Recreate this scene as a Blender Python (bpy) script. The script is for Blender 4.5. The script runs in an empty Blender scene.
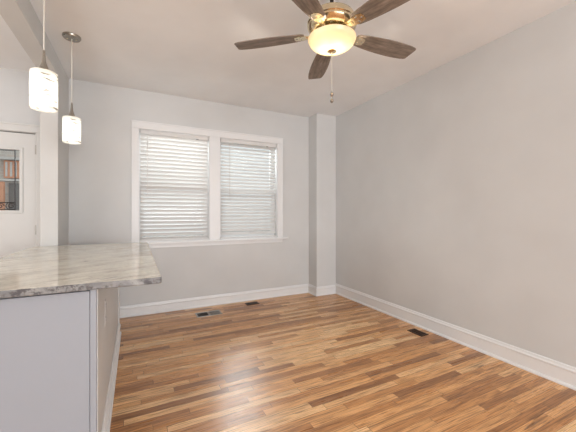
import bpy, bmesh, math, random
from mathutils import Vector, Matrix
S = bpy.context.scene
COL = S.collection
PI = math.pi

# ---------------------------------------------------------------- camera, sky, light, exposure
EYE = 1.23
cam_d = bpy.data.cameras.new('camera')
cam = bpy.data.objects.new('camera', cam_d)
COL.objects.link(cam)
cam.location = (0, 0, EYE)
cam.rotation_euler = (PI / 2, 0, -0.4643)
cam_d.sensor_width = 36.0
cam_d.lens = 304.39 / 576 * 36
cam_d.shift_y = -3.1 / 576
cam_d.clip_start = 0.02
S.camera = cam

W = bpy.data.worlds.new('daylight')
S.world = W
W.use_nodes = True
bgn = W.node_tree.nodes['Background']
bgn.inputs['Color'].default_value = (0.93, 0.955, 1.0, 1)
bgn.inputs['Strength'].default_value = 0.9

S.view_settings.view_transform = 'Standard'
S.view_settings.look = 'None'
S.view_settings.gamma = 1
S.view_settings.use_curve_mapping = False
S.view_settings.exposure = 0.14

FAN_WATT = 58.0
PENDANT_WATT = 0.3

def area(name, loc, aim, sx, sy, watt, col):
    l = bpy.data.lights.new(name, 'AREA')
    l.shape = 'RECTANGLE'; l.size = sx; l.size_y = sy; l.energy = watt; l.color = col
    o = bpy.data.objects.new(name, l); COL.objects.link(o)
    o.location = loc
    o.rotation_euler = (Vector(aim) - Vector(loc)).to_track_quat('-Z', 'Y').to_euler()
    return o
# fill lights added to brighten the room, and sky light outside the back windows
LEFT_WATT, REAR_WATT, UP_WATT, SKY_WATT = 57.0, 195.0, 36.0, 300.0
area('left_fill_light', (-3.2, .9, 1.55), (0, .9, 1.5), 3.2, 1.5, LEFT_WATT, (.985, .985, .975))  # added fill from the left; the wall there has no window
area('rear_fill_light', (1.5, -6.2, 1.5), (1.5, 0, 1.6), 2.6, 1.9, REAR_WATT, (.95, .97, 1.0))  # added fill from behind the camera
area('window_sky_light', (.95, 5.6, 2.9), (.95, 4.1, 1.55), 2.6, 2.0, SKY_WATT, (.95, .98, 1.0))
area('ceiling_fill_light', (1.0, -2.2, 1.0), (1.0, -.6, 2.7), 3.0, 1.2, UP_WATT, (1.0, .97, .93))  # added uplight that brightens the ceiling; no lamp stands here

# ---------------------------------------------------------------- node helpers
def mat(name):
    m = bpy.data.materials.new(name)
    m.use_nodes = True
    nt = m.node_tree
    return m, nt, nt.nodes['Principled BSDF']

def nd(nt, kind, **kw):
    n = nt.nodes.new(kind)
    for k, v in kw.items():
        if k in n.inputs.keys():
            n.inputs[k].default_value = v
        else:
            setattr(n, k, v)
    return n

def math_(nt, op, a, b=None, c=None):
    n = nt.nodes.new('ShaderNodeMath')
    n.operation = op
    for i, v in enumerate((a, b, c)):
        if v is None:
            continue
        if isinstance(v, (int, float)):
            n.inputs[i].default_value = v
        else:
            nt.links.new(v, n.inputs[i])
    return n.outputs[0]

def mixc(nt, fac, a, b, blend='MIX'):
    n = nt.nodes.new('ShaderNodeMix')
    n.data_type = 'RGBA'
    n.blend_type = blend
    for sock, v in ((n.inputs[0], fac), (n.inputs[6], a), (n.inputs[7], b)):
        if isinstance(v, (int, float)):
            sock.default_value = v
        elif isinstance(v, tuple):
            sock.default_value = v if len(v) == 4 else (*v, 1)
        else:
            nt.links.new(v, sock)
    return n.outputs[2]

def ramp(nt, src, stops, interp='LINEAR'):
    n = nt.nodes.new('ShaderNodeValToRGB')
    n.color_ramp.interpolation = interp
    e = n.color_ramp.elements
    while len(e) < len(stops):
        e.new(0.5)
    for el, (p, c) in zip(e, stops):
        el.position = p
        el.color = (*c, 1) if isinstance(c, tuple) else (c, c, c, 1)
    nt.links.new(src, n.inputs[0])
    return n.outputs[0]

def coords(nt, scale=(1, 1, 1), rot=(0, 0, 0)):
    tc = nt.nodes.new('ShaderNodeTexCoord')
    mp = nt.nodes.new('ShaderNodeMapping')
    mp.inputs['Scale'].default_value = scale
    mp.inputs['Rotation'].default_value = rot
    nt.links.new(tc.outputs['Object'], mp.inputs[0])
    return mp.outputs[0]

def noise(nt, vec, scale, detail=3, rough=0.5, dist=0):
    n = nd(nt, 'ShaderNodeTexNoise', Scale=scale, Detail=detail, Roughness=rough, Distortion=dist)
    nt.links.new(vec, n.inputs['Vector'])
    return n.outputs[0]

def bump(nt, bsdf, height, strength, dist=0.002):
    b = nd(nt, 'ShaderNodeBump', Strength=strength, Distance=dist)
    nt.links.new(height, b.inputs['Height'])
    nt.links.new(b.outputs[0], bsdf.inputs['Normal'])

def paint(name, col, rough=0.6, grain=0.15, var=0.03, spec=0.3):
    m, nt, b = mat(name)
    v = coords(nt)
    n = noise(nt, v, 2.5, 3)
    c = ramp(nt, n, [(0.3, tuple(x * (1 - var) for x in col)), (0.7, tuple(min(1, x * (1 + var)) for x in col))])
    nt.links.new(c, b.inputs['Base Color'])
    b.inputs['Roughness'].default_value = rough
    b.inputs['Specular IOR Level'].default_value = spec
    if grain:
        bump(nt, b, noise(nt, v, 260, 2), grain, 0.0008)
    return m

def metal(name, col, rough=0.25, var=0.08):
    m, nt, b = mat(name)
    b.inputs['Metallic'].default_value = 1
    b.inputs['Base Color'].default_value = (*col, 1)
    n = noise(nt, coords(nt), 40, 2)
    nt.links.new(ramp(nt, n, [(0.3, max(0.02, rough - var)), (0.7, rough + var)]), b.inputs['Roughness'])
    return m

WALL = (0.64, 0.643, 0.640)
M = {}
M['wall'] = paint('greige_wall_paint', WALL, 0.55)
M['ceiling'] = paint('ceiling_paint', (0.87, 0.88, 0.89), 0.75)
M['beam'] = paint('beam_paint', (0.62, 0.62, 0.61), 0.6)
M['trim'] = paint('white_trim_paint', (0.80, 0.805, 0.81), 0.35, 0.05, 0.015, 0.45)
M['door'] = paint('white_door_paint', (0.68, 0.68, 0.665), 0.4, 0.05, 0.015, 0.4)
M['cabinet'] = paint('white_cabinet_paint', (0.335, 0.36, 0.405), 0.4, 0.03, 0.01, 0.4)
M['plastic'] = paint('white_plastic', (0.70, 0.68, 0.655), 0.35, 0, 0.01, 0.45)
M['dark'] = paint('dark_slot', (0.03, 0.026, 0.022), 0.6, 0, 0.1)
M['brass'] = metal('polished_brass', (0.80, 0.69, 0.49), 0.2)
M['nickel'] = metal('brushed_nickel', (0.40, 0.38, 0.34), 0.32)
M['steel'] = metal('grey_steel', (0.42, 0.40, 0.37), 0.4)
M['iron'] = metal('dark_iron', (0.06, 0.055, 0.055), 0.45)
M['bronze'] = metal('brown_bronze', (0.09, 0.055, 0.04), 0.42)
M['cord'] = paint('pale_cord', (0.70, 0.68, 0.62), 0.4, 0, 0.02)

# oak strip floor: strips run along X
def floor_mat():
    m, nt, b = mat('oak_strip_floor')
    tc = nt.nodes.new('ShaderNodeTexCoord')
    sx = nt.nodes.new('ShaderNodeSeparateXYZ')
    nt.links.new(tc.outputs['Object'], sx.inputs[0])
    x, y = sx.outputs[0], sx.outputs[1]
    ry = math_(nt, 'DIVIDE', y, 0.057)
    row = math_(nt, 'FLOOR', ry)
    fy = math_(nt, 'FRACT', ry)
    wn = nd(nt, 'ShaderNodeTexWhiteNoise', noise_dimensions='1D')
    nt.links.new(row, wn.inputs['W'])
    ln = math_(nt, 'ADD', math_(nt, 'MULTIPLY', wn.outputs[0], 0.55), 0.50)
    rx = math_(nt, 'ADD', math_(nt, 'DIVIDE', x, ln), math_(nt, 'MULTIPLY', wn.outputs[0], 37.0))
    colm = math_(nt, 'FLOOR', rx)
    fx = math_(nt, 'FRACT', rx)
    cv = nt.nodes.new('ShaderNodeCombineXYZ')
    nt.links.new(colm, cv.inputs[0]); nt.links.new(row, cv.inputs[1])
    wb = nd(nt, 'ShaderNodeTexWhiteNoise', noise_dimensions='2D')
    nt.links.new(cv.outputs[0], wb.inputs['Vector'])
    base = ramp(nt, wb.outputs[0], [(0.0, (0.36, 0.165, 0.062)), (0.12, (0.55, 0.262, 0.096)), (0.40, (0.71, 0.362, 0.139)),
                                    (0.70, (0.82, 0.455, 0.195)), (1.0, (0.95, 0.64, 0.34))])
    # grain, shifted on every board
    gv = nt.nodes.new('ShaderNodeCombineXYZ')
    sh = math_(nt, 'MULTIPLY', wb.outputs[0], 50.0)
    nt.links.new(math_(nt, 'ADD', math_(nt, 'MULTIPLY', x, 1.6), sh), gv.inputs[0])
    nt.links.new(math_(nt, 'ADD', math_(nt, 'MULTIPLY', y, 26.0), sh), gv.inputs[1])
    g1 = noise(nt, gv.outputs[0], 1.0, 5, 0.62, 1.1)
    gv2 = nt.nodes.new('ShaderNodeCombineXYZ')
    nt.links.new(math_(nt, 'ADD', math_(nt, 'MULTIPLY', x, 5.0), sh), gv2.inputs[0])
    nt.links.new(math_(nt, 'ADD', math_(nt, 'MULTIPLY', y, 120.0), sh), gv2.inputs[1])
    g2 = noise(nt, gv2.outputs[0], 1.0, 3, 0.6)
    wv = nd(nt, 'ShaderNodeTexWave', Scale=1.4, Distortion=7.0, Detail=2.0)
    wv.inputs['Detail Scale'].default_value = 0.9
    wv.bands_direction = 'Y'
    nt.links.new(gv.outputs[0], wv.inputs['Vector'])
    c = mixc(nt, 1.0, base, ramp(nt, g1, [(0.30, (0.52, 0.46, 0.40)), (0.45, (0.94, 0.92, 0.90)), (0.70, (1.12, 1.12, 1.13))]), 'MULTIPLY')
    c = mixc(nt, 0.75, c, ramp(nt, g2, [(0.36, (0.42, 0.34, 0.28)), (0.50, (0.95, 0.94, 0.93)), (0.62, (1.10, 1.10, 1.10))]), 'MULTIPLY')
    c = mixc(nt, 0.45, c, ramp(nt, wv.outputs[0], [(0.0, (0.50, 0.42, 0.36)), (0.3, (1, 1, 1))]), 'MULTIPLY')
    sv = nt.nodes.new('ShaderNodeCombineXYZ')
    nt.links.new(math_(nt, 'ADD', math_(nt, 'MULTIPLY', x, 3.2), sh), sv.inputs[0])
    nt.links.new(math_(nt, 'ADD', math_(nt, 'MULTIPLY', y, 75.0), sh), sv.inputs[1])
    g3 = noise(nt, sv.outputs[0], 1.0, 2, 0.5, 0.4)
    c = mixc(nt, ramp(nt, g3, [(0.62, 0.0), (0.70, 0.75)]), c, (0.16, 0.075, 0.032))
    # joints
    ey = math_(nt, 'ABSOLUTE', math_(nt, 'SUBTRACT', fy, 0.5))
    jy = math_(nt, 'GREATER_THAN', ey, 0.484)
    ex = math_(nt, 'ABSOLUTE', math_(nt, 'SUBTRACT', fx, 0.5))
    jx = math_(nt, 'GREATER_THAN', ex, 0.4982)
    j = math_(nt, 'MAXIMUM', jy, jx)
    c = mixc(nt, math_(nt, 'MULTIPLY', j, 0.85), c, (0.10, 0.045, 0.02))
    nt.links.new(c, b.inputs['Base Color'])
    nt.links.new(ramp(nt, g1, [(0.3, 0.34), (0.7, 0.25)]), b.inputs['Roughness'])
    b.inputs['Specular IOR Level'].default_value = 0.7
    h = math_(nt, 'SUBTRACT', math_(nt, 'MULTIPLY', g2, 0.3), j)
    bump(nt, b, h, 0.3, 0.001)
    return m
M['floor'] = floor_mat()

def granite_mat(name, edge):
    m, nt, b = mat(name)
    v = coords(nt, (1, 1, 1), (0, 0, -0.50))
    st = nt.nodes.new('ShaderNodeMapping'); st.inputs['Scale'].default_value = (2.2, 11, 6)
    nt.links.new(v, st.inputs[0])
    n1 = noise(nt, st.outputs[0], 1.0, 6, 0.6, 1.2)
    n2 = noise(nt, v, 9, 5, 0.65, 0.6)
    n3 = noise(nt, v, 70, 3, 0.7)
    if edge:
        c = ramp(nt, n1, [(0.25, (0.10, 0.10, 0.105)), (0.45, (0.21, 0.215, 0.225)), (0.65, (0.36, 0.365, 0.365)), (0.85, (0.46, 0.455, 0.43))])  # edge stone darker and greyer than the top, its shade mixed into the colour
    else:
        c = ramp(nt, n1, [(0.22, (0.36, 0.33, 0.275)), (0.42, (0.66, 0.62, 0.53)), (0.54, (0.80, 0.765, 0.67)), (0.8, (0.90, 0.885, 0.81))])
    c = mixc(nt, 0.55, c, ramp(nt, n2, [(0.32, (0.62, 0.61, 0.58)), (0.62, (1.08, 1.07, 1.05))]), 'MULTIPLY')
    c = mixc(nt, 0.6, c, ramp(nt, n3, [(0.34, (0.55, 0.54, 0.52)), (0.46, (1.0, 1.0, 1.0))]), 'MULTIPLY')
    n4 = noise(nt, st.outputs[0], 2.3, 4, 0.6, 2.0)
    c = mixc(nt, ramp(nt, n4, [(0.62, 0.0), (0.72, 0.7 if not edge else 1.0)]), c, (0.17, 0.155, 0.145))
    if edge:
        n5 = noise(nt, v, 26, 4, 0.7, 0.5)
        c = mixc(nt, ramp(nt, n5, [(0.54, 0.0), (0.60, 0.9)]), c, (0.07, 0.065, 0.07))
    nt.links.new(c, b.inputs['Base Color'])
    b.inputs['Roughness'].default_value = 0.42 if edge else 0.10
    b.inputs['Specular IOR Level'].default_value = 0.5
    if edge:
        bump(nt, b, noise(nt, v, 45, 4, 0.6), 0.6, 0.006)
    return m
M['granite'] = granite_mat('polished_granite', False)
M['granite_edge'] = granite_mat('rough_shaded_granite_edge', True)

def blade_mat():
    m, nt, b = mat('weathered_blade_wood')
    v = coords(nt, (3.5, 38, 38))
    n1 = noise(nt, v, 1.0, 5, 0.65, 0.8)
    n2 = noise(nt, coords(nt, (14, 45, 45)), 1.0, 3, 0.6)
    c = ramp(nt, n1, [(0.25, (0.10, 0.078, 0.062)), (0.5, (0.235, 0.19, 0.155)), (0.75, (0.38, 0.315, 0.265))])
    c = mixc(nt, 0.6, c, ramp(nt, n2, [(0.35, (0.65, 0.62, 0.6)), (0.6, (1.08, 1.08, 1.08))]), 'MULTIPLY')
    nt.links.new(c, b.inputs['Base Color'])
    b.inputs['Roughness'].default_value = 0.55
    bump(nt, b, n1, 0.25, 0.001)
    return m
M['blade'] = blade_mat()

def glow_glass(name, col, stripes):
    m, nt, b = mat(name)
    out = nt.nodes['Material Output']
    tr = nd(nt, 'ShaderNodeBsdfTranslucent')
    df = nd(nt, 'ShaderNodeBsdfDiffuse')
    gl = nd(nt, 'ShaderNodeBsdfGlossy', Roughness=0.12)
    if stripes:
        v = coords(nt, (17, 17, 84))
        n = noise(nt, v, 1.0, 2, 0.5, 0.35)
        fac = ramp(nt, n, [(0.60, 0.0), (0.65, 1.0)])
        c = mixc(nt, fac, col, (0.34, 0.325, 0.30))
        nt.links.new(c, tr.inputs[0]); nt.links.new(c, df.inputs[0])
    else:
        n = noise(nt, coords(nt), 22, 3)
        c = ramp(nt, n, [(0.3, tuple(x * 0.96 for x in col)), (0.7, col)])
        nt.links.new(c, tr.inputs[0]); nt.links.new(c, df.inputs[0])
    m1 = nd(nt, 'ShaderNodeMixShader'); m1.inputs[0].default_value = 0.35
    nt.links.new(tr.outputs[0], m1.inputs[1]); nt.links.new(df.outputs[0], m1.inputs[2])
    m2 = nd(nt, 'ShaderNodeMixShader'); m2.inputs[0].default_value = 0.05
    nt.links.new(m1.outputs[0], m2.inputs[1]); nt.links.new(gl.outputs[0], m2.inputs[2])
    nt.links.new(m2.outputs[0], out.inputs[0])
    nt.nodes.remove(b)
    return m
M['bowl'] = glow_glass('cream_alabaster_glass', (0.74, 0.685, 0.58), False)
M['shade'] = glow_glass('streaked_white_glass', (0.95, 0.94, 0.91), True)

def lamp_mat(name, col, strength):
    m, nt, b = mat(name)
    b.inputs['Base Color'].default_value = (1, 1, 1, 1)
    b.inputs['Emission Color'].default_value = (*col, 1)
    b.inputs['Emission Strength'].default_value = strength
    return m
M['bulb_warm'] = lamp_mat('warm_bulb', (1, 0.78, 0.48), 8)
M['bulb_white'] = lamp_mat('white_bulb', (1, 0.94, 0.84), 8)

def slat_mat():
    m, nt, b = mat('white_slats')
    out = nt.nodes['Material Output']
    n = noise(nt, coords(nt, (1, 1, 8)), 3, 2)
    c = ramp(nt, n, [(0.3, (0.75, 0.74, 0.725)), (0.7, (0.78, 0.775, 0.765))])
    nt.links.new(c, b.inputs['Base Color'])
    b.inputs['Roughness'].default_value = 0.4
    tr = nd(nt, 'ShaderNodeBsdfTranslucent')
    nt.links.new(c, tr.inputs[0])
    mx = nd(nt, 'ShaderNodeMixShader'); mx.inputs[0].default_value = 0.06
    nt.links.new(b.outputs[0], mx.inputs[1]); nt.links.new(tr.outputs[0], mx.inputs[2])
    nt.links.new(mx.outputs[0], out.inputs[0])
    return m
M['slat'] = slat_mat()

def glass_mat(name, tint):
    m, nt, b = mat(name)
    out = nt.nodes['Material Output']
    t = nd(nt, 'ShaderNodeBsdfTransparent'); t.inputs[0].default_value = (*tint, 1)
    g = nd(nt, 'ShaderNodeBsdfGlossy', Roughness=0.02)
    f = nd(nt, 'ShaderNodeFresnel', IOR=1.45)
    mx = nd(nt, 'ShaderNodeMixShader')
    nt.links.new(f.outputs[0], mx.inputs[0]); nt.links.new(t.outputs[0], mx.inputs[1]); nt.links.new(g.outputs[0], mx.inputs[2])
    nt.links.new(mx.outputs[0], out.inputs[0])
    nt.nodes.remove(b)
    return m
M['glass'] = glass_mat('window_glass', (0.94, 0.96, 0.95))
M['crystal'] = glass_mat('clear_crystal', (0.72, 0.70, 0.66))

def brick_mat(name, c1, c2, mortar):
    m, nt, b = mat(name)
    tc = nt.nodes.new('ShaderNodeTexCoord')
    mp = nt.nodes.new('ShaderNodeMapping'); mp.inputs['Rotation'].default_value = (PI / 2, 0, 0)
    nt.links.new(tc.outputs['Object'], mp.inputs[0])
    br = nd(nt, 'ShaderNodeTexBrick', Scale=1.0)
    br.inputs['Color1'].default_value = (*c1, 1); br.inputs['Color2'].default_value = (*c2, 1); br.inputs['Mortar'].default_value = (*mortar, 1)
    br.inputs['Brick Width'].default_value = 0.21; br.inputs['Row Height'].default_value = 0.075; br.inputs['Mortar Size'].default_value = 0.008
    nt.links.new(mp.outputs[0], br.inputs['Vector'])
    nt.links.new(br.outputs[0], b.inputs['Base Color'])
    b.inputs['Roughness'].default_value = 0.85
    return m
M['brick'] = brick_mat('weathered_brick', (0.62, 0.52, 0.45), (0.50, 0.46, 0.42), (0.60, 0.57, 0.53))
M['orange'] = paint('orange_paint', (0.70, 0.34, 0.21), 0.6, 0.2, 0.15)
M['stone'] = paint('pale_stone', (0.62, 0.60, 0.57), 0.8, 0.3, 0.1)
M['asphalt'] = paint('asphalt', (0.16, 0.165, 0.17), 0.9, 0.4, 0.15)
M['leaf'] = paint('green_leaves', (0.20, 0.27, 0.17), 0.7, 0, 0.4)
M['bark'] = paint('grey_bark', (0.16, 0.13, 0.10), 0.9, 0.5, 0.2)
M['window_dark'] = paint('dark_pane', (0.20, 0.19, 0.185), 0.3, 0, 0.1)

# ---------------------------------------------------------------- mesh helpers
def box(bm, x0, x1, y0, y1, z0, z1, bevel=0.0, seg=2):
    r = bmesh.ops.create_cube(bm, size=1)
    vs = r['verts']
    for v in vs:
        v.co = Vector((x0 + (v.co.x + .5) * (x1 - x0), y0 + (v.co.y + .5) * (y1 - y0), z0 + (v.co.z + .5) * (z1 - z0)))
    if bevel:
        es = list({e for v in vs for e in v.link_edges})
        bmesh.ops.bevel(bm, geom=es, offset=bevel, segments=seg, affect='EDGES', profile=0.5)

def lathe(bm, prof, seg=40, c=(0, 0, 0), close=False):
    rings = []
    for r, z in prof:
        if r < 1e-5:
            rings.append([bm.verts.new((c[0], c[1], c[2] + z))])
        else:
            rings.append([bm.verts.new((c[0] + r * math.cos(2 * PI * i / seg), c[1] + r * math.sin(2 * PI * i / seg), c[2] + z)) for i in range(seg)])
    prs = list(zip(rings, rings[1:]))
    if close:
        prs.append((rings[-1], rings[0]))
    for a, b in prs:
        for i in range(seg):
            j = (i + 1) % seg
            q = [a[i % len(a)], a[j % len(a)], b[j % len(b)], b[i % len(b)]]
            u = []
            for v in q:
                if v not in u:
                    u.append(v)
            if len(u) > 2:
                try:
                    bm.faces.new(u)
                except ValueError:
                    pass

def tube(bm, pts, r, seg=10):
    pts = [Vector(p) for p in pts]
    rings = []
    n = len(pts)
    up = Vector((0.13, 0.31, 0.94))
    for i, p in enumerate(pts):
        t = (pts[min(i + 1, n - 1)] - pts[max(i - 1, 0)]).normalized()
        a = t.cross(up)
        if a.length < 1e-3:
            a = t.cross(Vector((1, 0, 0)))
        a.normalize(); b = t.cross(a)
        rr = r[i] if isinstance(r, (list, tuple)) else r
        rings.append([bm.verts.new(p + (a * math.cos(2 * PI * k / seg) + b * math.sin(2 * PI * k / seg)) * rr) for k in range(seg)])
    for A, B in zip(rings, rings[1:]):
        for k in range(seg):
            bm.faces.new((A[k], A[(k + 1) % seg], B[(k + 1) % seg], B[k]))
    bm.faces.new(rings[0][::-1]); bm.faces.new(rings[-1])

def prism(bm, outline, z0, z1):
    a = [bm.verts.new((x, y, z0)) for x, y in outline]
    b = [bm.verts.new((x, y, z1)) for x, y in outline]
    bm.faces.new(a[::-1]); bm.faces.new(b)
    for i in range(len(a)):
        j = (i + 1) % len(a)
        bm.faces.new((a[i], a[j], b[j], b[i]))

def sweep(bm, prof, path_pts, outs):
    """prof: (out, height); one mitred section per path point, `outs` the outward direction (already mitred)."""
    secs = []
    for (px, py), (ox, oy) in zip(path_pts, outs):
        secs.append([bm.verts.new((px + ox * o, py + oy * o, z)) for o, z in prof])
    n = len(prof)
    for A, B in zip(secs, secs[1:]):
        for i in range(n):
            j = (i + 1) % n
            bm.faces.new((A[i], A[j], B[j], B[i]))
    bm.faces.new(secs[0]); bm.faces.new(secs[-1][::-1])

def obj(name, bm, m, parent=None, smooth=False, loc=None, rot=None):
    bmesh.ops.recalc_face_normals(bm, faces=bm.faces[:])
    me = bpy.data.meshes.new(name)
    bm.to_mesh(me); bm.free()
    for mm in (m if isinstance(m, (list, tuple)) else [m]):
        me.materials.append(mm)
    if smooth:
        for p in me.polygons:
            p.use_smooth = True
        try:
            me.set_sharp_from_angle(angle=math.radians(38))
        except Exception:
            pass
    o = bpy.data.objects.new(name, me)
    COL.objects.link(o)
    if loc: o.location = loc
    if rot: o.rotation_euler = rot
    if parent: o.parent = parent
    return o

def tag(o, label, cat, group=None):
    o['label'] = label; o['category'] = cat
    if group: o['group'] = group
    return o

def thing(name, label, cat, loc=(0, 0, 0), rotz=0, group=None):
    o = bpy.data.objects.new(name, None)
    COL.objects.link(o)
    o.location = loc; o.rotation_euler = (0, 0, rotz)
    o.empty_display_size = 0.1
    return tag(o, label, cat, group)

def struct(name, bm, m, parent=None, smooth=False):
    o = obj(name, bm, m, parent, smooth)
    if parent is None:
        o['kind'] = 'structure'
    return o

def NB():
    return bmesh.new()

# ---------------------------------------------------------------- the setting
YB, XR, ZC = 4.08, 2.748, 2.71
Y_OPEN, X_OPEN = -6.4, -3.4
bm = NB(); box(bm, X_OPEN, XR + .15, Y_OPEN, YB + .2, -.12, 0); struct('floor', bm, M['floor'])
bm = NB(); box(bm, X_OPEN, XR + .15, Y_OPEN, YB + .2, ZC, ZC + .15); struct('ceiling', bm, M['ceiling'])
bm = NB(); box(bm, XR, XR + .15, Y_OPEN, YB + .2, 0, ZC); struct('wall_right', bm, M['wall'])
bm = NB(); box(bm, X_OPEN - .15, X_OPEN, Y_OPEN, YB + .2, 0, ZC); struct('wall_left', bm, M['wall'])

# window and door openings in the back wall
WIN = ((0.035, 0.875), (1.018, 1.862))
WZ0, WZ1 = 0.872, 2.243
DX0, DX1, DZ1 = -1.835, -0.925, 2.085
bm = NB()
def wallbox(x0, x1, z0, z1): box(bm, x0, x1, YB, YB + .2, z0, z1)
wallbox(X_OPEN, DX0, 0, ZC); wallbox(DX0, DX1, DZ1, ZC); wallbox(DX1, WIN[0][0], 0, ZC)
wallbox(WIN[0][0], WIN[1][1], 0, WZ0); wallbox(WIN[0][0], WIN[1][1], WZ1, ZC)
wallbox(WIN[0][1], WIN[1][0], WZ0, WZ1); wallbox(WIN[1][1], XR, 0, ZC)
struct('wall_back', bm, M['wall'])

# boxed-in chase in the far right corner, beam and the stub of wall it lands on
CX, CY = 2.402, 3.846
bm = NB(); box(bm, CX, XR, CY, YB, 0, ZC, 0.004); struct('wall_corner', bm, M['wall'])
BX0, BX1, BY, BZ = -0.795, -0.658, 3.562, 2.532
bm = NB(); box(bm, BX0, BX1, BY, YB, 0, ZC, 0.004); struct('wall_stub', bm, M['beam'])
bm = NB(); box(bm, BX0, BX1, Y_OPEN, BY, BZ, ZC, 0.004); struct('ceiling_beam', bm, M['beam'])

# baseboards: flat board, moulded cap, shoe moulding
def base_prof(h):
    q = [(0, 0), (0.026, 0), (0.026, 0.010), (0.021, 0.019), (0.014, 0.021)]
    q += [(0.014, h - .040), (0.0195, h - .034), (0.0195, h - .026), (0.012, h - .018), (0.009, h - .004), (0.005, h), (0, h)]
    return q
bm = NB(); sweep(bm, base_prof(.132), [(BX1, YB), (CX, YB), (CX, CY), (XR, CY)], [(0, -1), (-1, -1), (-1, -1), (0, -1)])
struct('baseboard_back', bm, M['trim'])
bm = NB(); sweep(bm, base_prof(.150), [(XR, Y_OPEN), (XR, CY)], [(-1, 0), (-1, 0)])
struct('baseboard_right', bm, M['trim'])
bm = NB(); sweep(bm, base_prof(.132), [(X_OPEN, YB), (DX0 - .1, YB)], [(0, -1), (0, -1)])
struct('baseboard_left', bm, M['trim'])

# window casing, stool and apron
bm = NB()
f0, f1 = YB - .022, YB
for x0, x1 in ((-.040, .035), (WIN[0][1], WIN[1][0]), (WIN[1][1], 1.944)):
    box(bm, x0, x1, f0, f1, WZ0, WZ1, .003)
box(bm, -.040, 1.944, f0 - .003, f1, WZ1, 2.332, .003)
box(bm, -.046, 1.950, f0 - .010, f1, 2.318, 2.334, .003)
box(bm, -.044, -.026, f0 - .007, f1, WZ0, 2.318, .003)
box(bm, 1.930, 1.948, f0 - .007, f1, WZ0, 2.318, .003)
struct('trim_1', bm, M['trim'])
bm = NB(); box(bm, -.115, 2.030, YB - .060, YB, .846, .872, .007, 3); struct('trim_2', bm, M['trim'])
bm = NB()
box(bm, -.040, 1.944, YB - .016, YB, .798, .846, .003)
box(bm, -.040, 1.944, YB - .026, YB - .010, .830, .846, .003)
struct('trim_3', bm, M['trim'])

def window(n, x0, x1):
    bm = NB()                                   # jamb lining
    t = .006
    box(bm, x0, x0 + t, YB, YB + .2, WZ0, WZ1); box(bm, x1 - t, x1, YB, YB + .2, WZ0, WZ1)
    box(bm, x0 + t, x1 - t, YB, YB + .2, WZ1 - t, WZ1); box(bm, x0 + t, x1 - t, YB, YB + .2, WZ0, WZ0 + .012)
    w = struct('window_%d' % n, bm, M['trim'])
    zm = (WZ0 + WZ1) / 2
    for (za, zb, y) in ((WZ0 + .012, zm + .02, YB + .095), (zm - .02, WZ1 - t, YB + .135)):
        bm = NB()
        s = .045
        box(bm, x0 + t, x0 + t + s, y, y + .035, za, zb); box(bm, x1 - t - s, x1 - t, y, y + .035, za, zb)
        box(bm, x0 + t + s, x1 - t - s, y, y + .035, za, za + s); box(bm, x0 + t + s, x1 - t - s, y, y + .035, zb - s, zb)
        obj('sash', bm, M['trim'], w)
        bm = NB(); box(bm, x0 + t + s, x1 - t - s, y + .014, y + .020, za + s, zb - s)
        obj('pane', bm, M['glass'], w)
for i, (a, b) in enumerate(WIN):
    window(i + 1, a, b)

# kitchen door: casing, leaf with glazed upper light
bm = NB()
ci = DX1 - .012
box(bm, ci, ci + .082, YB - .02, YB, 0, DZ1 - .01, .004)
box(bm, ci + .062, ci + .082, YB - .028, YB, 0, DZ1 + .075, .004)
box(bm, DX0 - .07, DX0 + .012, YB - .02, YB, 0, DZ1 - .01, .004)
box(bm, DX0 - .07, ci + .062, YB - .02, YB, DZ1 - .01, DZ1 + .072, .004)
box(bm, DX0 - .075, ci + .082, YB - .028, YB, DZ1 + .055, DZ1 + .075, .004)
struct('trim_4', bm, M['door'])
LX0, LX1, LZ0, LZ1 = -1.690, -1.078, 1.252, 1.888      # the light
d0, d1 = YB + .012, YB + .056
ex0, ex1, ez1 = DX0 + .022, DX1 - .028, DZ1 - .022
bm = NB()
box(bm, ex0, LX0, d0, d1, .01, ez1); box(bm, LX1, ex1, d0, d1, .01, ez1)
box(bm, LX0, LX1, d0, d1, .01, LZ0); box(bm, LX0, LX1, d0, d1, LZ1, ez1)
door = struct('door_1', bm, M['door'])
bm = NB()
g = .026
for x0, x1, z0, z1 in ((LX0 - g, LX0 + .004, LZ0 - g, LZ1 + g), (LX1 - .004, LX1 + g, LZ0 - g, LZ1 + g), (LX0, LX1, LZ0 - g, LZ0 + .004), (LX0, LX1, LZ1 - .004, LZ1 + g)):
    box(bm, x0, x1, d0 - .010, d1 + .008, z0, z1, .004)
obj('glazing_frame', bm, M['door'], door)
bm = NB(); box(bm, LX0 + .002, LX1 - .002, d0 + .014, d0 + .022, LZ0 + .002, LZ1 - .002); obj('pane', bm, M['glass'], door)
bm = NB()                                                 # dark bars of the decorative light
yb = d0 + .010
def came(p, r=.0045): tube(bm, p, r, 6)
bx = LX1 - .042; bx2 = LX0 + .042
box(bm, bx - .004, bx + .004, yb - .004, yb + .006, LZ0 + .004, LZ1 - .004); box(bm, bx2 - .006, bx2 + .006, yb - .004, yb + .006, LZ0 + .004, LZ1 - .004)
for z in (LZ0 + .014, LZ0 + .085):
    came([(bx2, yb, z), (bx, yb, z)], .005)
came([(bx2, yb, LZ1 - .014), (bx, yb, LZ1 - .014)], .003)
nS = 6
stp = (bx - bx2) / nS
for k in range(nS):                                       # a row of S scrolls between the two lower bars
    cx = bx2 + stp * (k + .5)
    pts = []
    for i in range(29):
        t = i / 28
        a = t * 2.6 * PI
        rr = .030 * (1 - .72 * t)
        pts.append((cx + .014 + rr * math.cos(a), yb, LZ0 + .049 + rr * math.sin(a)))
    came(pts, .0042)
    came([(cx - .016, yb, LZ0 + .014), (cx - .030, yb, LZ0 + .05), (cx - .016, yb, LZ0 + .085)], .004)
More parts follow.
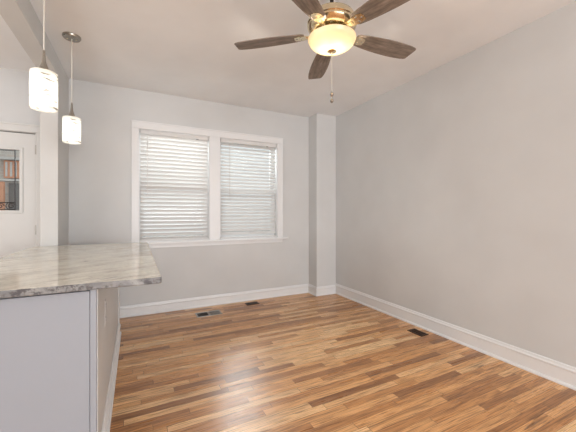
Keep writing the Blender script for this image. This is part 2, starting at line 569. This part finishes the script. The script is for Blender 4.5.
obj('scroll_grille', bm, M['iron'], door, True)
bm = NB()
box(bm, DX1 - .0245, DX1, YB, YB + .2, 0, DZ1); box(bm, DX0, DX0 + .0185, YB, YB + .2, 0, DZ1); box(bm, DX0 + .0185, DX1 - .0245, YB, YB + .2, DZ1 - .014, DZ1)
obj('jamb', bm, M['door'], door)
bm = NB(); box(bm, ex0 + .002, ex1 + .002, YB + .030, YB + .058, ez1 + .001, ez1 + .007); obj('gap_shade_strip', bm, M['dark'], door)  # dark strip standing in for the shade in the gap above the leaf
for z in (1.90, 1.05, .22):
    bm = NB(); lathe(bm, [(0, -.05), (.008, -.05), (.008, .05), (0, .05)], 12, (ex1 + .008, YB + .004, z)); obj('hinge', bm, M['steel'], door, True)

# ---------------------------------------------------------------- peninsula and worktop
PX = -0.155
PF = 1.622                     # the near end
ZU = 0.889                     # underside of the stone
t = thing('kitchen_peninsula', 'white peninsula cabinet with painted back panel beneath the granite worktop', 'cabinet')
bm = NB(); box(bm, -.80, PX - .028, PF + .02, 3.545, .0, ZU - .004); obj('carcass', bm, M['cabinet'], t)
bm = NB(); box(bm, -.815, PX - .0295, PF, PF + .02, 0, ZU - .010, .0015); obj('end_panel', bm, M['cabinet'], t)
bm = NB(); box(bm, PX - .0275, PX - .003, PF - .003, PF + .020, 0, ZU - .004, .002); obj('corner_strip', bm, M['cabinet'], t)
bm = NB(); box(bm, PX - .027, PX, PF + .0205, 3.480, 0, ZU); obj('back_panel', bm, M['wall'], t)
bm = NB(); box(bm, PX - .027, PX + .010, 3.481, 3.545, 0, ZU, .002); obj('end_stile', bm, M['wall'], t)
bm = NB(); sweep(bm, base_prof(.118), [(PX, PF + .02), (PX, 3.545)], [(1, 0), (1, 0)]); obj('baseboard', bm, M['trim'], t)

random.seed(4)
bm = NB()
box(bm, -.842, .114, 1.590, 3.554, ZU, .921)
bmesh.ops.bevel(bm, geom=[e for e in bm.edges if abs(e.verts[0].co.z - e.verts[1].co.z) > .01], offset=.012, segments=3, affect='EDGES', profile=.5)
bmesh.ops.bevel(bm, geom=[e for e in bm.edges if abs(e.verts[0].co.z - e.verts[1].co.z) < .001 and len(e.link_faces) == 2 and abs(e.link_faces[0].normal.z - e.link_faces[1].normal.z) > .5], offset=.005, segments=3, affect='EDGES', profile=.5)
bm.normal_update()
ctr = obj('countertop', bm, [M['granite'], M['granite_edge']])
for p in ctr.data.polygons:
    p.material_index = 0 if p.normal.z > .80 else 1
    p.use_smooth = abs(p.normal.z) < .99 and abs(p.normal.x) < .99 and abs(p.normal.y) < .99
tag(ctr, 'beige and grey veined granite worktop with rough edge greyed as in shade on the peninsula', 'countertop')

o = thing('power_outlet', 'small pale wall outlet on the painted back of the peninsula', 'outlet', (PX, 2.03, .662))
bm = NB(); box(bm, 0, .002, -.037, .037, -.070, .070, .0008); obj('cover_plate', bm, M['wall'], o)
for z in (-.037, .037):
    bm = NB(); box(bm, .002, .003, -.017, .017, z - .021, z + .021, .0004); r = obj('receptacle', bm, M['wall'], o)
    bm = NB()
    for y, h in ((-.007, .011), (.007, .010)):
        box(bm, .003, .0036, y - .0024, y + .0024, z + .002, z + .002 + h)
    lathe(bm, [(0, 0), (.003, 0), (.003, .0008), (0, .0008)], 10)
    for v in bm.verts[-22:]:
        c = v.co.copy(); v.co = Vector((.003 + c.z, c.x, z - .009 + c.y))
    obj('socket_slots', bm, M['dark'], r)

# ---------------------------------------------------------------- blinds
def blind(x0, x1, label, raise_rail, tilt, wand):
    b = thing('window_blind', label, 'blind', ((x0 + x1) / 2, YB + .030, WZ1 - .007), 0, 'white slatted blinds in the double window')
    hw = (x1 - x0) / 2 - .009
    H = WZ1 - .007 - (WZ0 + .013)
    bm = NB(); box(bm, -hw, hw, -.020, .030, -.045, 0, .002); obj('headrail', bm, M['slat'], b)
    bm = NB(); box(bm, -hw - .001, hw + .001, -.030, -.020, -.046, 0, .003); obj('valance', bm, M['slat'], b)
    bm = NB()
    pitch = .0465
    zt, zb = -.068, -(H - raise_rail - .030)
    n = int((zt - zb) / pitch) + 1
    pitch = (zt - zb) / (n - 1)
    w = .0245
    for k in range(n):
        z = zt - k * pitch
        prof = []
        for i in range(5):
            s = -1 + i / 2
            prof.append((s * w, .0022 * (1 - s * s)))
        up = []; dn = []
        tl = tilt + random.uniform(-.03, .03)
        ca, sa = math.cos(tl), math.sin(tl)
        for (yy, zz) in prof:
            for lst, dz in ((up, .0013), (dn, -.0013)):
                Y, Z = yy, zz + dz
                lst.append((Y * ca - Z * sa, z + Y * sa + Z * ca))
        loop = up + dn[::-1]
        A = [bm.verts.new((-hw, y, zq)) for y, zq in loop]; B = [bm.verts.new((hw, y, zq)) for y, zq in loop]
        m_ = len(loop)
        for i in range(m_):
            j = (i + 1) % m_
            bm.faces.new((A[i], A[j], B[j], B[i]))
        bm.faces.new(A[::-1]); bm.faces.new(B)
    obj('slats', bm, M['slat'], b)
    zr = -H
    bm = NB(); box(bm, -hw, hw, -.024, .024, zr, zr + .016, .004); obj('bottom_rail', bm, M['slat'], b)
    bm = NB()
    for fx in (-.68, .64):
        for y in (-.0262, .0262):
            tube(bm, [(hw * fx, y * .9, -.04), (hw * fx, y * .9, zr + .012)], .0013, 5)
    obj('ladder_cord', bm, M['slat'], b)
    bm = NB(); tube(bm, [(hw * wand, -.036, -.06), (hw * wand, -.037, -.80)], .0042, 7); obj('tilt_wand', bm, M['plastic'], b)
    bm = NB(); box(bm, hw * .62, hw * .62 + .03, -.0325, -.0295, -.052, -.045); obj('valance_clip', bm, M['dark'], b)
    return b
blind(WIN[0][0] + .006, WIN[0][1] - .006, 'left white blind with its closed slats reaching the sill, nearer the pendant lamps', 0.0, -.94, -.80)
blind(WIN[1][0] + .006, WIN[1][1] - .006, 'right white blind with a bright gap above the sill, nearer the room corner', .034, .86, -.72)

# ---------------------------------------------------------------- floor registers
def register(name, label, cx, cy, lx, ly, rotz, frame, bar_mat, sections):
    v = thing(name, label, 'floor vent', (cx, cy, 0), rotz, 'metal floor registers')
    bm = NB()
    f = .018
    box(bm, -lx / 2, lx / 2, -ly / 2, -ly / 2 + f, 0, .006, .002); box(bm, -lx / 2, lx / 2, ly / 2 - f, ly / 2, 0, .006, .002)
    box(bm, -lx / 2, -lx / 2 + f, -ly / 2 + f, ly / 2 - f, 0, .006, .002); box(bm, lx / 2 - f, lx / 2, -ly / 2 + f, ly / 2 - f, 0, .006, .002)
    if sections == 2:
        box(bm, -.010, .010, -ly / 2 + f, ly / 2 - f, 0, .006, .002)
    obj('frame', bm, frame, v)
    bm = NB(); box(bm, -lx / 2 + f, lx / 2 - f, -ly / 2 + f, ly / 2 - f, .0002, .0012); obj('duct_opening', bm, M['dark'], v)
    bm = NB()
    x0 = .010 if sections == 2 else -lx / 2 + f
    x1 = lx / 2 - f
    n = max(5, int((x1 - x0) / .011))
    for k in range(n):
        x = x0 + (k + .5) * (x1 - x0) / n
        box(bm, x - .0022, x + .0022, -ly / 2 + f, ly / 2 - f, .0014, .005)
    box(bm, x0, x1, -.004, .004, .0014, .0052)
    obj('louvres', bm, bar_mat, v)
    if sections == 2:
        bm = NB()
        for k in range(7):
            x = -lx / 2 + f + (k + .5) * (-.010 + lx / 2 - f) / 7
            box(bm, x - .0012, x + .0012, -ly / 2 + f, ly / 2 - f, .0014, .003)
        obj('open_louvres', bm, M['iron'], v)
    return v
register('floor_register', 'steel framed two section floor vent, left half black, below the left blind', .797, 3.748, .300, .170, 0, M['steel'], M['steel'], 2)
register('floor_register', 'small dark floor vent against the back baseboard below the right blind', 1.412, 3.905, .175, .105, 0, M['bronze'], M['iron'], 1)
register('floor_register', 'dark brown floor vent beside the long right wall baseboard', 2.592, 2.200,   .178, .108, PI / 2, M['bronze'], M['bronze'], 1)

# ---------------------------------------------------------------- pendant lamps
def pendant(x, y, label):
    p = thing('pendant_lamp', label, 'pendant lamp', (x, y, ZC), 0, 'pendant lamps over the worktop')
    zt = 2.030 - ZC; zb = 1.817 - ZC
    bm = NB(); lathe(bm, [(0, 0), (.066, 0), (.066, -.012), (.060, -.020), (.030, -.024), (0, -.025)], 36); c = obj('canopy', bm, M['nickel'], p, True)
    for s in (-1, 1):
        bm = NB(); lathe(bm, [(0, -.028), (.006, -.027), (.007, -.021), (0, -.021)], 10, (s * .030, 0, 0)); obj('screw', bm, M['brass'], c, True)
    bm = NB(); tube(bm, [(0, 0, -.024), (.001, 0, (zt + .12) * .5), (0, 0, zt + .095)], .0032, 8); obj('cord', bm, M['cord'], p, True)
    bm = NB(); lathe(bm, [(0, zt + .125), (.006, zt + .122), (.0085, zt + .075), (.011, zt + .055), (.024, zt + .012), (.026, zt + .002), (.026, zt - .03), (0, zt - .03)], 24); obj('socket_cap', bm, M['nickel'], p, True)
    R = .064
    bm = NB()
    lathe(bm, [(.027, zt + .001), (.045, zt), (R - .006, zt - .001), (R - .001, zt - .006), (R, zt - .014), (R, zb + .004), (R - .002, zb), (R - .005, zb + .003),
               (R - .004, zt - .016), (R - .009, zt - .005), (.027, zt - .003)], 48, close=True)
    s = obj('shade', bm, M['shade'], p, True)
    bm = NB(); lathe(bm, [(0, zt - .125), (.018, zt - .118), (.027, zt - .095), (.022, zt - .070), (.013, zt - .045), (.013, zt - .03), (0, zt - .03)], 20); obj('bulb', bm, M['bulb_white'], p, True)
    l = bpy.data.lights.new('pendant_light', 'POINT'); l.energy = PENDANT_WATT; l.color = (1, .95, .87); l.shadow_soft_size = .03
    lo = bpy.data.objects.new('pendant_light', l); COL.objects.link(lo); lo.parent = p; lo.location = (0, 0, zt - .150)
pendant(-.465, 2.165, 'nearer and larger looking pendant lamp with streaked white glass cylinder over the worktop')
pendant(-.478, 3.092, 'farther pendant lamp with streaked glass cylinder, hanging close to the back wall')

# ---------------------------------------------------------------- ceiling fan
FX, FY = 1.143, 1.645
F = thing('ceiling_fan', 'five blade brass ceiling fan with weathered wood blades and glowing bowl light', 'ceiling fan', (FX, FY, ZC))
dz = lambda z: z - ZC
bm = NB(); lathe(bm, [(0, 0), (.070, 0), (.070, -.015), (.055, -.045), (.028, -.060), (0, -.060)], 36); obj('canopy', bm, M['brass'], F, True)
bm = NB(); lathe(bm, [(0, -.055), (.0125, -.055), (.0125, -.125), (.024, -.128), (.024, -.160), (0, -.160)], 24); obj('downrod', bm, M['iron'], F, True)
bm = NB(); lathe(bm, [(0, dz(2.548)), (.050, dz(2.546)), (.105, dz(2.530)), (.142, dz(2.505)), (.158, dz(2.475)), (.160, dz(2.458)), (.153, dz(2.452)), (.153, dz(2.444)),
                      (.158, dz(2.438)), (.146, dz(2.417)), (.118, dz(2.404)), (.100, dz(2.401)), (0, dz(2.401))], 48); obj('motor_housing', bm, M['brass'], F, True)
bm = NB(); lathe(bm, [(0, dz(2.401)), (.088, dz(2.4005)), (.088, dz(2.386)), (.060, dz(2.382)), (.050, dz(2.380)), (0, dz(2.380))], 40); obj('flywheel', bm, M['brass'], F, True)
bm = NB(); lathe(bm, [(0, dz(2.380)), (.048, dz(2.380)), (.052, dz(2.377)), (.118, dz(2.376)), (.124, dz(2.370)), (.124, dz(2.362)), (.030, dz(2.356)), (.010, dz(2.330)), (.005, dz(2.290)), (0, dz(2.290))], 40); obj('light_fitter', bm, M['brass'], F, True)
# glass bowl, open above
prof = []
RB, ZR, ZBm = .152, 2.364, 2.284
for i in range(13):
    a = i / 12 * PI / 2
    prof.append((RB * math.cos(a) if i < 12 else .012, dz(ZR - .010 - (ZR - .010 - ZBm) * math.sin(a) ** 1.15)))
prof = [(RB - .003, dz(ZR + .002)), (RB + .003, dz(ZR)), (RB + .003, dz(ZR - .006))] + prof
inner = [(max(.012, r - .004), z + .004) for r, z in prof[3:]][::-1]
bm = NB(); lathe(bm, prof + inner, 56, close=True); bowl = obj('bowl_shade', bm, M['bowl'], F, True)
for a in (.6, 2.7, 4.8):
    bm = NB()
    lathe(bm, [(0, dz(2.318)), (.016, dz(2.322)), (.022, dz(2.334)), (.016, dz(2.350)), (.011, dz(2.362)), (0, dz(2.362))], 16, (.055 * math.cos(a), .055 * math.sin(a), 0))
    obj('bulb', bm, M['bulb_warm'], F, True)
bm = NB(); lathe(bm, [(0, dz(2.284)), (.030, dz(2.284)), (.030, dz(2.280)), (.022, dz(2.275)), (.008, dz(2.270)), (.006, dz(2.264)), (0, dz(2.262))], 24); obj('finial', bm, M['brass'], F, True)

def blade_outline():
    xs = [(.178, .040), (.195, .050), (.25, .058), (.33, .066), (.42, .072), (.50, .0735), (.57, .071), (.62, .066), (.652, .060)]
    top = xs; out = [(x, -y) for x, y in top]
    out += [(.664, -.056), (.670, -.044), (.662, .048), (.658, .055)]
    out += [(x, y) for x, y in top[::-1]]
    return out
PHASE, PITCH = math.radians(-4.17), math.radians(-9.5)
bo = blade_outline()
me_blade = me_iron = me_screw = None
for k in range(5):
    a = PHASE + k * 2 * PI / 5
    if k == 0:
        bm = NB(); prism(bm, bo, -.003, .003)
        bmesh.ops.bevel(bm, geom=[e for e in bm.edges if abs(e.verts[0].co.z - e.verts[1].co.z) < 1e-5], offset=.0015, segments=1, affect='EDGES')
        blade = obj('blade', bm, M['blade'], F)
        bm = NB()                                # bracket: neck from the flywheel, widening into a plate under the blade
        prism(bm, [(.060, -.018), (.110, -.016), (.140, -.020), (.172, -.030), (.215, -.036), (.246, -.026), (.250, 0), (.246, .026), (.215, .036), (.172, .030), (.140, .020), (.110, .016), (.060, .018)], -.0075, -.0035)
        box(bm, .075, .172, -.011, .011, -.012, -.004, .003)
        iron = obj('blade_bracket', bm, M['brass'], blade)
        kids = [iron]
        for sx, sy in ((.205, -.021), (.205, .021), (.232, 0)):
            bm = NB(); lathe(bm, [(0, -.0105), (.004, -.010), (.0055, -.0075), (0, -.0075)], 10, (sx, sy, 0))
            kids.append(obj('screw', bm, M['nickel'], blade, True))
    else:
        b2 = blade.copy(); COL.objects.link(b2); b2.parent = F
        for ch in kids:
            c2 = ch.copy(); COL.objects.link(c2); c2.parent = b2
        cur = b2
    cur = blade if k == 0 else b2
    cur.location = (0, 0, dz(2.398))
    cur.rotation_euler = (Matrix.Rotation(a, 3, 'Z') @ Matrix.Rotation(PITCH, 3, 'X')).to_euler()
# pull chain with two drops
bm = NB()
z0, z1 = dz(2.263), dz(2.015)
tube(bm, [(.000, 0, z0), (.000, 0, z1)], .0011, 6)
nb = 40
for i in range(nb):
    z = z0 + (z1 - z0) * i / (nb - 1)
    lathe(bm, [(0, -.0024), (.0024, 0), (0, .0024)], 6, (0, 0, z))
chain = obj('pull_chain', bm, M['cord'], F)
for zc, m_, r in ((2.001, 'crystal', .012), (1.960, 'crystal', .012)):
    bm = NB()
    lathe(bm, [(0, .022), (.003, .020), (.003, .014), (r * .6, .011), (r, 0), (r * .7, -.010), (0, -.016)], 10, (0, 0, dz(zc)))
    lathe(bm, [(0, .024), (.0045, .023), (.005, .016), (.0035, .011), (0, .011)], 10, (0, 0, dz(zc)))
    obj('pull_drop', bm, M['nickel'], chain, True)
l = bpy.data.lights.new('fan_light', 'POINT'); l.energy = FAN_WATT; l.color = (1, .90, .75); l.shadow_soft_size = .04
lo = bpy.data.objects.new('fan_light', l); COL.objects.link(lo); lo.parent = F; lo.location = (0, 0, dz(2.313))

# ---------------------------------------------------------------- outdoors, through the door light
bm = NB(); box(bm, -14, 12, YB + .2, 22, -.5, -.14); struct('ground', bm, M['asphalt'])
h = thing('brick_house', 'weathered brick house seen outside through the glass of the kitchen door', 'house', (-2.8, 10.0, -.14))
bm = NB(); box(bm, -3.4, 2.0, .0, 3.0, 0, 6.2); obj('wall', bm, M['brick'], h)
bm = NB(); box(bm, -.125, .185, -.10, 0, 2.24, 2.68, .01); obj('shutter', bm, M['orange'], h)
bm = NB()
for k in range(3):
    box(bm, -.09 + k * .09, -.05 + k * .09, -.112, -.10, 2.28, 2.64)
obj('shutter_slats', bm, M['stone'], h)
bm = NB(); box(bm, -.30, .36, -.16, 0, 2.69, 2.75, .01); obj('lintel', bm, M['stone'], h)
bm = NB(); box(bm, -.20, .40, -.14, 0, 2.16, 2.215, .01); obj('sill', bm, M['stone'], h)
bm = NB(); box(bm, -.20, -.07, -.30, -.17, 0, 2.13, .01); obj('porch_post', bm, M['orange'], h)
bm = NB(); box(bm, -.05, .42, -.03, 0, 1.15, 2.12, .005); obj('window', bm, M['window_dark'], h)
bm = NB(); box(bm, -1.2, -.21, -.34, 0, 1.75, 1.82, .01); obj('porch_ledge', bm, M['stone'], h)

random.seed(9)
tr = thing('street_tree', 'leafy green tree standing outside beyond the glass of the kitchen door', 'tree', (-2.95, 8.4, -.14))
bm = NB(); tube(bm, [(-.5, 0, 0), (-.48, .05, 1.4), (-.42, 0, 2.4), (-.3, .05, 3.4)], [.09, .075, .06, .03], 8); obj('trunk', bm, M['bark'], tr, True)
bm = NB()
for i in range(900):
    d = Vector((random.gauss(0, 1), random.gauss(0, 1), random.gauss(0, 1))).normalized() * random.uniform(.3, 1)
    c = Vector((-.30, 0, 3.35)) + Vector((d.x * .62, d.y * .7, d.z * .62))
    s = random.uniform(.03, .06)
    q = Matrix.Rotation(random.uniform(0, 6.28), 3, 'Z') @ Matrix.Rotation(random.uniform(0, 3.1), 3, 'X')
    vs = [bm.verts.new(c + q @ Vector(p) * s) for p in ((-1, 0, 0), (0, -.55, .12), (1, 0, 0), (0, .55, .12))]
    bm.faces.new(vs)
obj('foliage', bm, M['leaf'], tr)
